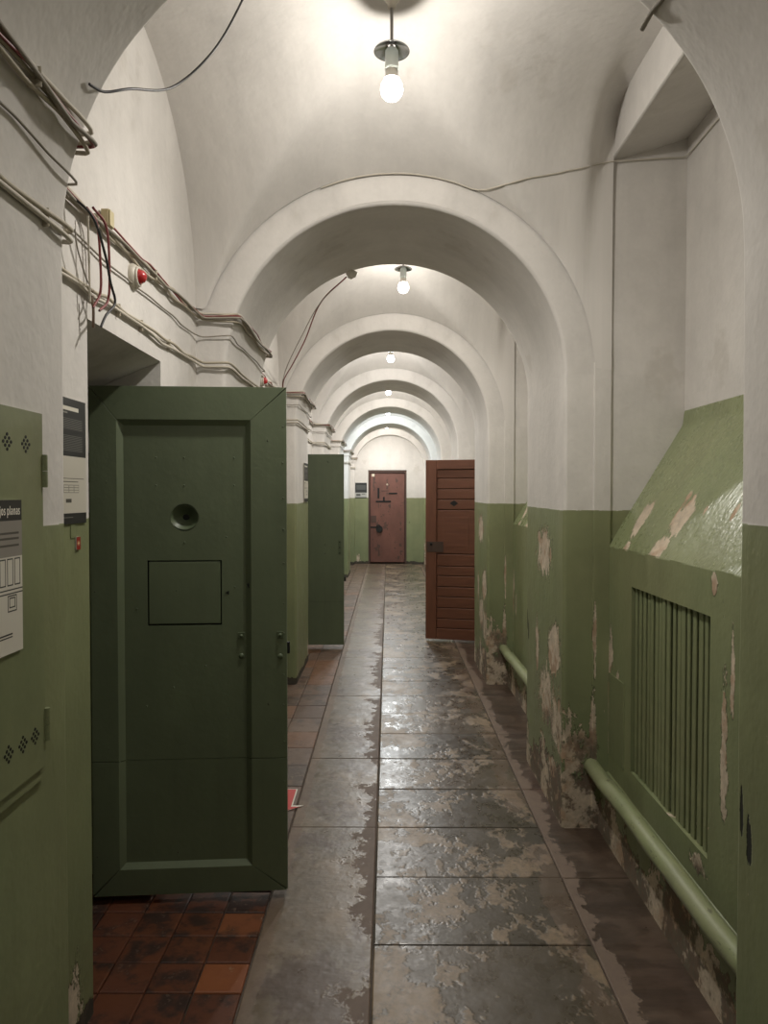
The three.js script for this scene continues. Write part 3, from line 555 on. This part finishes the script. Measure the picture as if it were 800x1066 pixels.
// ---------------------------------------------------------------- prints
function canvasMaterial(w, h, draw) { const c = document.createElement('canvas'); c.width = w; c.height = h; draw(c.getContext('2d'), w, h); const t = new THREE.CanvasTexture(c); t.colorSpace = THREE.SRGBColorSpace; return new THREE.MeshStandardMaterial({ map: t, roughness: 0.55 }); }
const paperM = mat(0xcfcabe, 0.7);
function printed(name, label, w, h, draw, [x, y, d], turn, px = 512) {    // sheet with its print facing local +z
  const t = thing(name, label, 'sign', { at: [x, y, d], turn });
  part('sheet', box(-w / 2, w / 2, -h / 2, h / 2, 0.0004, 0.004), paperM, t);
  part('print', new THREE.PlaneGeometry(w, h), canvasMaterial(px, Math.round(px * h / w), draw), t);
  return t;
}
const planDraw = (c, w, h) => {
  c.fillStyle = '#d3cec2'; c.fillRect(0, 0, w, h);
  c.fillStyle = '#26241f'; c.fillRect(0, 0, w, h * 0.135);
  c.fillStyle = '#8d877f'; c.fillRect(0, h * 0.135, w, h * 0.235);
  c.fillStyle = '#e8e3d6'; c.font = 'bold ' + Math.round(h * 0.075) + 'px sans-serif'; c.textAlign = 'right'; c.save(); c.scale(0.72, 1); c.fillText('Ekspozicijos planas', w * 0.985 / 0.72, h * 0.098); c.restore();
  c.fillStyle = '#4d4841'; for (const [y, l] of [[0.21, 0.30], [0.245, 0.24], [0.29, 0.28]]) c.fillRect(w * (0.97 - l), h * y, w * l, h * 0.014);
  c.strokeStyle = '#26241f'; c.lineWidth = h * 0.008;
  for (let i = 0; i < 14; i++) c.strokeRect(w * (0.03 + i * 0.069), h * 0.385, w * 0.05, h * 0.17);
  c.beginPath(); c.moveTo(0, h * 0.585); c.lineTo(w, h * 0.585); c.moveTo(0, h * 0.61); c.lineTo(w, h * 0.61); c.stroke();
  c.strokeRect(w * 0.86, h * 0.625, w * 0.08, h * 0.10); c.strokeRect(w * 0.875, h * 0.64, w * 0.05, h * 0.06); c.strokeRect(w * 0.2, h * 0.625, w * 0.3, h * 0.1);
  c.fillStyle = '#26241f'; c.fillRect(w * 0.76, h * 0.868, w * 0.14, h * 0.010); c.fillRect(w * 0.78, h * 0.888, w * 0.12, h * 0.008);
};
const boardDraw = (c, w, h) => {
  c.fillStyle = '#2a2a28'; c.fillRect(0, 0, w, h);
  c.fillStyle = '#c6c1b4'; c.fillRect(0, h * 0.46, w, h * 0.455);
  c.fillStyle = '#d9d4c6'; c.fillRect(w * 0.10, h * 0.065, w * 0.74, h * 0.032); c.fillStyle = '#8d8a82'; c.fillRect(w * 0.10, h * 0.11, w * 0.5, h * 0.012);
  c.fillStyle = '#77756f'; for (let i = 0; i < 7; i++) c.fillRect(w * 0.08, h * (0.16 + i * 0.013), w * 0.84, h * 0.004); for (let i = 0; i < 10; i++) c.fillRect(w * 0.08, h * (0.295 + i * 0.013), w * 0.84, h * 0.004);
  c.fillStyle = '#55524b'; c.fillRect(w * 0.14, h * 0.50, w * 0.2, h * 0.025); c.fillRect(w * 0.05, h * 0.635, w * 0.9, h * 0.005); c.fillRect(w * 0.12, h * 0.66, w * 0.7, h * 0.006);
  c.strokeStyle = '#55524b'; c.lineWidth = 2; for (let i = 0; i < 4; i++) for (let j = 0; j < 3; j++) c.strokeRect(w * (0.4 + i * 0.11), h * (0.69 + j * 0.02), w * 0.1, h * 0.02); c.fillRect(w * 0.55, h * 0.80, w * 0.12, h * 0.03);
  c.fillStyle = '#77756f'; c.fillRect(w * 0.1, h * 0.945, w * 0.6, h * 0.006);
};
const T90 = Math.PI / 2;
printed('wall_sign', 'tall dark and white information sign on the wall beside the panelled green door', 0.30, 0.345, boardDraw, [WL + 0.005, 1.642, 1.99], T90);
printed('wall_sign', 'information sign on the pier just before the plain sheet metal door', 0.30, 0.345, boardDraw, [XL + 0.009, 1.66, 6.66], T90);
printed('wall_sign', 'dark and white sign on the end wall beside the closed end door', 0.26, 0.345, (c, w, h) => { c.fillStyle = '#2a2c2c'; c.fillRect(0, 0, w, h); c.fillStyle = '#4d504f'; c.fillRect(w * 0.1, h * 0.15, w * 0.8, h * 0.3); c.fillStyle = '#a9aaa6'; c.fillRect(0, h * 0.64, w, h * 0.30); c.fillStyle = '#53544f'; c.fillRect(w * 0.1, h * 0.72, w * 0.35, h * 0.14); c.fillRect(w * 0.55, h * 0.7, w * 0.3, h * 0.05); }, [-0.60, 1.645, ED - 0.005], 0);
solo('metal_tab', box(-0.0005, 0.003, 1.43, 1.466, 2.04, 2.07, 0.001).translate(WL, 0, 0), M.metalGreen, 'small green metal tab just under the tall information sign', 'metal tab');
{
  const t = printed('small_sticker', 'tiny red sticker with a pale cross on green wall below the information sign', 0.026, 0.036, (c, w, h) => { c.fillStyle = '#8e2a1c'; c.fillRect(0, 0, w, h); c.fillStyle = '#d9b98a'; c.fillRect(w * 0.42, h * 0.3, w * 0.16, h * 0.4); c.fillRect(w * 0.25, h * 0.43, w * 0.5, h * 0.14); }, [WL + 0.005, 1.413, 2.085], T90, 64);
}

// ---------------------------------------------------------------- electrical cabinet on the first pier
{
  const X = XL, d0 = 1.03, d1 = 1.566, y0 = 0.972, y1 = 1.700;
  const t = thing('electrical_cabinet', 'green metal electrical cabinet door with vent holes and hinges, flush in pier', 'cabinet');
  const side = (x0, x1, ya, yb, a, b, c = 0.002) => metricUV(box(X + x0, X + x1, ya, yb, a, b, c));
  for (const [ya, yb, a, b] of [[y1 + 0.001, y1 + 0.022, d0, d1 + 0.012], [y0 - 0.028, y0 - 0.003, d0, d1 + 0.012], [y0 - 0.003, y1 + 0.001, d1 + 0.002, d1 + 0.012]]) part('frame', side(-0.01, 0.008, ya, yb, a, b), M.metalGreen, t);
  const leaf = part('cabinet_door', side(-0.008, 0.014, y0, y1, d0, d1, 0.003), M.metalGreen, t);
  for (const y of [1.60, 1.06]) { const h = part('hinge', mergeGeometries([new THREE.CylinderGeometry(0.008, 0.008, 0.034, 14).translate(0, 0.0175, 0), new THREE.CylinderGeometry(0.008, 0.008, 0.034, 14).translate(0, -0.0175, 0)]), M.metalGreen, t); place(h, X + 0.014, y, -(d1 + 0.002)); }
  const dot = new THREE.CylinderGeometry(0.0034, 0.0034, 0.001, 10).rotateZ(Math.PI / 2); dot.scale(1, 1, 1.1);
  const cluster = []; for (let i = -1; i <= 1; i++) for (let j = -1; j <= 1; j++) cluster.push(dot.clone().translate(0, (i + j) * 0.0072, (i - j) * 0.0072));
  const cg = mergeGeometries(cluster);
  for (const [d, y] of [[1.491, 1.652], [1.418, 1.652], [1.345, 1.652], [1.517, 1.05], [1.466, 1.05], [1.41, 1.05], [1.355, 1.05]]) place(part('vent_holes', cg, M.black, leaf), X + 0.0142, y, -d);
  seat(t, X, y0, (d0 + d1) / 2);
  printed('floor_plan_sheet', 'printed floor plan sheet with black heading taped to the electrical cabinet', 0.40, 0.296, planDraw, [X + 0.0185, 1.392, 1.262], T90, 1400);
}

// ---------------------------------------------------------------- call lights, detector, junction box
function callLight(d, y, label) {
  const t = thing('call_light', label, 'signal light', { at: [WL, y, d], group: 'red dome call lights above the cell doors' });
  const base = new THREE.LatheGeometry(V2([[0, 0.022], [0.028, 0.022], [0.036, 0.018], [0.044, 0.010], [0.046, 0.0]]), 32).rotateZ(-Math.PI / 2);
  part('base', base, mat(0xb9b2a4, 0.5), t, 'off white round base');
  part('rim', new THREE.TorusGeometry(0.03, 0.005, 8, 28).rotateY(Math.PI / 2).translate(0.022, 0, 0), mat(0xc5beb0, 0.5), t);
  part('dome', new THREE.LatheGeometry(V2([[0, 0.050], [0.010, 0.048], [0.019, 0.041], [0.024, 0.030], [0.0255, 0.018]]), 28).rotateZ(-Math.PI / 2), new THREE.MeshPhysicalMaterial({ color: new THREE.Color().setRGB(0.42, 0.022, 0.024), roughness: 0.25, clearcoat: 0.5 }), t, 'red dome');
}
callLight(2.56, 2.30, 'red dome call light on white base above the panelled green door');
callLight(5.12, 2.335, 'red dome call light on the next bay wall, past the first pair of piers');
{
  const t = thing('smoke_detector', 'small white smoke detector under an arch edge with red wire sagging from it', 'detector', { at: [-0.207, SPRING + Math.sqrt(RAD * RAD - (0.207 + CX) ** 2), 4.30] });
  const lean = -0.31;
  part('base', new THREE.CylinderGeometry(0.034, 0.034, 0.014, 28).translate(0, -0.006, 0).rotateZ(lean), mat(0xd5d0c4, 0.5), t);
  part('head', new THREE.LatheGeometry(V2([[0, -0.042], [0.014, -0.042], [0.018, -0.034], [0.030, -0.026], [0.032, -0.013]]), 28).rotateZ(lean), mat(0xd5d0c4, 0.5), t);
}
{
  const t = thing('junction_box', 'small yellowish junction box on the upper cable bundle above the doorway', 'junction box', { at: [WL, 2.395, 2.285] });
  part('body', box(0.006, 0.030, -0.026, 0.026, -0.02, 0.02, 0.003), mat(0xb9ab86, 0.5), t);
  part('cover', box(0.030, 0.034, -0.023, 0.023, -0.017, 0.017, 0.001), mat(0xc4b78f, 0.5), t);
}

// ---------------------------------------------------------------- cables
const cableM = { beige: mat(0xaea593, 0.75), pale: mat(0xbfb8aa, 0.75), grey: mat(0x8f887c, 0.75), red: mat(new THREE.Color().setRGB(0.20, 0.03, 0.028), 0.5), black: mat(0x1a1816, 0.5), brown: mat(0x6d5a4a, 0.7) };
const pierX = (y) => y <= SPRING ? XL : CX - Math.sqrt(RAD * RAD - (y - SPRING) ** 2);
function tube(pts, r, seg, tension = 0.25) { return new THREE.TubeGeometry(new THREE.CatmullRomCurve3(pts, false, 'catmullrom', tension), seg, r, 7); }
function route(y, off, seed, amp, kEnd = 6) {             // follows the bay walls and steps out round every pier
  const q = rng(seed), pts = [], j = () => amp * (q() - 0.5) * 2;
  for (let k = 0; k <= kEnd; k++) {
    const a = archFront(k), b = archBack(k), px = pierX(y) + off, e = off + 0.012;
    if (k === 0) { pts.push(V(px, y, a - 0.2)); }
    pts.push(V(px + 0.004, y + j(), a - e)); for (const t of [0.15, 0.32, 0.5, 0.68, 0.85]) pts.push(V(px + 0.003 + 0.4 * Math.abs(j()), y + j(), lerp(a, b, t + 0.05 * (q() - 0.5)))); pts.push(V(px + 0.004, y + j(), b + e * 0.6));
    if (k === kEnd) break;
    const c = archFront(k + 1);
    pts.push(V(WL + off + 0.03, y + j() * 0.5, b + e * 0.8), V(WL + off + 0.006, y + j(), b + 0.14));
    for (const t of [0.2, 0.28, 0.36, 0.44, 0.52, 0.6, 0.68, 0.76, 0.84]) pts.push(V(WL + off + 0.003 + 0.5 * Math.abs(j()), y + j(), lerp(b, c, t + 0.03 * (q() - 0.5))));
    pts.push(V(WL + off + 0.006, y + j(), c - 0.12), V(WL + off + 0.03, y + j() * 0.5, c - e));
  }
  return pts;
}
const bundle = [[2.350, 0.007, 'beige', 'beige', 'lowest'], [2.374, 0.007, 'pale', 'pale', 'topmost'], [2.362, 0.009, 'beige', 'beige', 'middle'], [2.358, 0.019, 'grey', 'greyish', 'outermost']];
bundle.forEach(([y, off, c, look, rank], i) => solo('wall_cable', tube(route(y, off, 500 + i, 0.013), 0.0052, 700), cableM[c], rank + ' ' + look + ' cable of the thick upper bundle along the cell side', 'cable', 'cables of the upper bundle'));
solo('wall_cable', tube(route(2.368, 0.012, 611, 0.018), 0.0034, 700), cableM.red, 'thin red cable winding along the thick upper bundle', 'cable');
solo('wall_cable', tube(route(2.275, 0.003, 702, 0.009), 0.0032, 700), cableM.grey, 'single thin grey wire between upper bundle and lower cable pair', 'cable');
[[2.155, 'beige'], [2.138, 'pale']].forEach(([y, c], i) => solo('wall_cable', tube(route(y, 0.007, 805 + i, 0.007), 0.0058, 700), cableM[c], (c === 'beige' ? 'beige' : 'paler') + ' cable of the lower pair running along the cell side', 'cable', 'cables of the lower pair'));
// clips on the lower pair and the bundle
for (const [x, y, d] of [[XL, 2.147, 1.60], [WL, 2.147, 2.40], [WL, 2.147, 2.62], [WL, 2.147, 2.95], [pierX(2.362), 2.362, 1.45], [WL, 2.362, 2.20], [WL, 2.362, 2.75]]) solo('cable_clip', box(x - 0.002, x + (y > 2.3 ? 0.026 : 0.015), y - 0.020, y + 0.020, d, d + 0.006, 0.002), cableM.beige, (y > 2.3 ? 'narrow clip holding the upper cable bundle on ' : 'narrow clip holding the lower cable pair on ') + (d < 1.7 ? 'pier above the electrical cabinet' : d < 2.3 ? 'wall beside the hanging red wires' : d < 2.5 ? 'wall above the doorway, before the call light' : d < 2.7 ? 'wall just under the call light' : d < 2.8 ? 'wall past the call light' : 'wall at the far corner of the doorway'), 'cable clip', 'cable clips on the cell side');
// wires dropping from the bundle to the lower pair by the doorway
{
  const X = WL + 0.03, drop = (pts, r, c, label) => solo('hanging_wire', tube(pts.map(([y, d, o = 0]) => V(X + o, y, d)), r, 60, 0.5), cableM[c], label, 'wire');
  drop([[2.36, 2.10], [2.33, 2.15, 0.01], [2.22, 2.168, 0.012], [2.14, 2.165, 0.012], [2.085, 2.125, 0.006]], 0.0038, 'red', 'red wire dropping straight from the bundle to the lower cables');
  drop([[2.37, 2.125, 0.008], [2.33, 2.18, 0.026], [2.2, 2.195, 0.028], [2.12, 2.185, 0.026], [2.08, 2.14, 0.018]], 0.0038, 'red', 'second red wire dropping beside the straight one');
  drop([[2.365, 2.03, -0.012], [2.32, 2.07, 0.03], [2.24, 2.135, 0.038], [2.17, 2.17, 0.04], [2.12, 2.205, 0.04], [2.07, 2.15, 0.034], [2.03, 2.12, 0.03]], 0.0038, 'black', 'black wire looping down from the bundle past the lower cables');
  drop([[2.12, 2.13], [2.08, 2.132, 0.004], [2.03, 2.135, 0.002]], 0.004, 'brown', 'short brown wire end above the doorway corner');
  drop([[2.34, 2.11], [2.2, 2.115], [2.1, 2.12]], 0.003, 'pale', 'thin pale wire hanging straight beside the doorway');
  drop([[2.27, 2.02], [2.22, 2.03, 0.003], [2.16, 2.08, 0.004], [2.15, 2.11]], 0.0022, 'grey', 'thin grey wire loop between the two cable runs');
}
// cable stub and black wire at the first arch, wires at the detector, thin wire over the vault
solo('hanging_wire', tube([V(-0.655, 2.45, 1.64), V(-0.640, 2.46, 1.69), V(-0.61, 2.51, 1.77), V(-0.575, 2.64, 2.0), V(-0.485, 2.80, 2.1), V(-0.417, 3.02, 2.2), V(-0.40, 3.19, 2.3)], 0.0032, 60, 0.5), cableM.black, 'slack black wire hanging from the vault to the first arch', 'wire');
solo('hanging_wire', tube([V(0.575, 2.655, 1.45), V(0.60, 2.632, 1.60), V(0.592, 2.632, 1.69), V(0.585, 2.62, 1.73)], 0.006, 30, 0.5), cableM.grey, 'short dark cable stub under the window side of the first arch', 'wire');
{
  const px = (x, y, d) => V((x - 404) * d / FOCAL, EYE + (515 - y) * d / FOCAL, d);
  const det = scene.getObjectByName('smoke_detector'), own = (g) => g.translate(-det.position.x, -det.position.y, -det.position.z);
  part('red_wire', own(tube([px(361, 290, 4.31), px(334, 317, 4.6), px(318, 355, 5.1), px(305, 380, 5.5), px(296, 396, 5.85), px(295, 408, 5.97)], 0.0042, 60, 0.5)), cableM.red, det, 'red wire sagging to the next pier');
  part('grey_wire', own(tube([px(361, 290, 4.32), px(333, 318, 4.6), px(314, 352, 5.1), px(301, 378, 5.5), px(295, 396, 5.85), px(294.5, 408, 5.98)], 0.0028, 60, 0.5)), cableM.grey, det, 'thin grey wire beside the red one');
  // the vault wire lies on the plaster: rays from the eye meet the vault of the first bay
  const hit = (x, y) => { for (let d = 2.2; d < 3.41; d += 0.004) { const X = (x - 404) * d / FOCAL, Y = EYE + (515 - y) * d / FOCAL, u = (d - 2.56) / 0.85; if (Y > vaultHeight(X, clamp(u, -1, 1)) - 0.006) return px(x, y, d - 0.014); } return px(x, y, 3.385); };
  const arc = []; for (let i = 0; i < 9; i++) { const t = lerp(0.62, 0.372, i / 8) * Math.PI; arc.push(V(CX + 0.908 * Math.cos(t), SPRING + 0.908 * Math.sin(t), 3.392)); }
  solo('ceiling_wire', tube([...arc, ...[[505, 201], [520, 197], [535, 193], [550, 189], [565, 186.5], [580, 184], [592, 181], [605, 179], [617, 176], [628, 173.5]].map(([x, y]) => hit(x, y)), px(637, 172, 3.385), px(660, 171, 3.397), px(690, 169, 3.397), px(709, 168, 3.397), V(WN - 0.008, 3.085, 3.33), V(WN - 0.008, 3.09, 3.1), V(WN - 0.008, 3.09, 2.85)], 0.0032, 160, 0.3), cableM.pale, 'thin whitewashed wire crossing the vault from arch to window recess', 'wire');
}
// ---------------------------------------------------------------- arrow on the tiles
{
  const t = thing('floor_arrow', 'red arrow sticker with white outline on the floor behind the panelled door', 'arrow', { at: [-0.555, 0.0045, 3.70] });
  const shape = (o) => [[0.075 + o, -0.14 - o], [0.075 + o, 0.075 - 2.4 * o], [0.118 + 2.6 * o, 0.075 - 2.4 * o], [0, 0.165 + 1.2 * o], [-0.118 - 2.6 * o, 0.075 - 2.4 * o], [-0.075 - o, 0.075 - 2.4 * o], [-0.075 - o, -0.14 - o]];
  const flat = (o, y) => { const s = new THREE.Shape(shape(o).map(([x, y]) => new THREE.Vector2(x, -y))); const g = new THREE.ExtrudeGeometry(s, { depth: 0.0006, bevelEnabled: false }); g.rotateX(-Math.PI / 2); g.translate(0, y, 0); return g; };
  part('outline', flat(0.007, 0), mat(0xd8d2c8, 0.5), t, 'white outline'); part('arrow', flat(0, 0.0007), mat(new THREE.Color().setRGB(0.50, 0.045, 0.04), 0.45), t);
}
renderer.render(scene, camera);
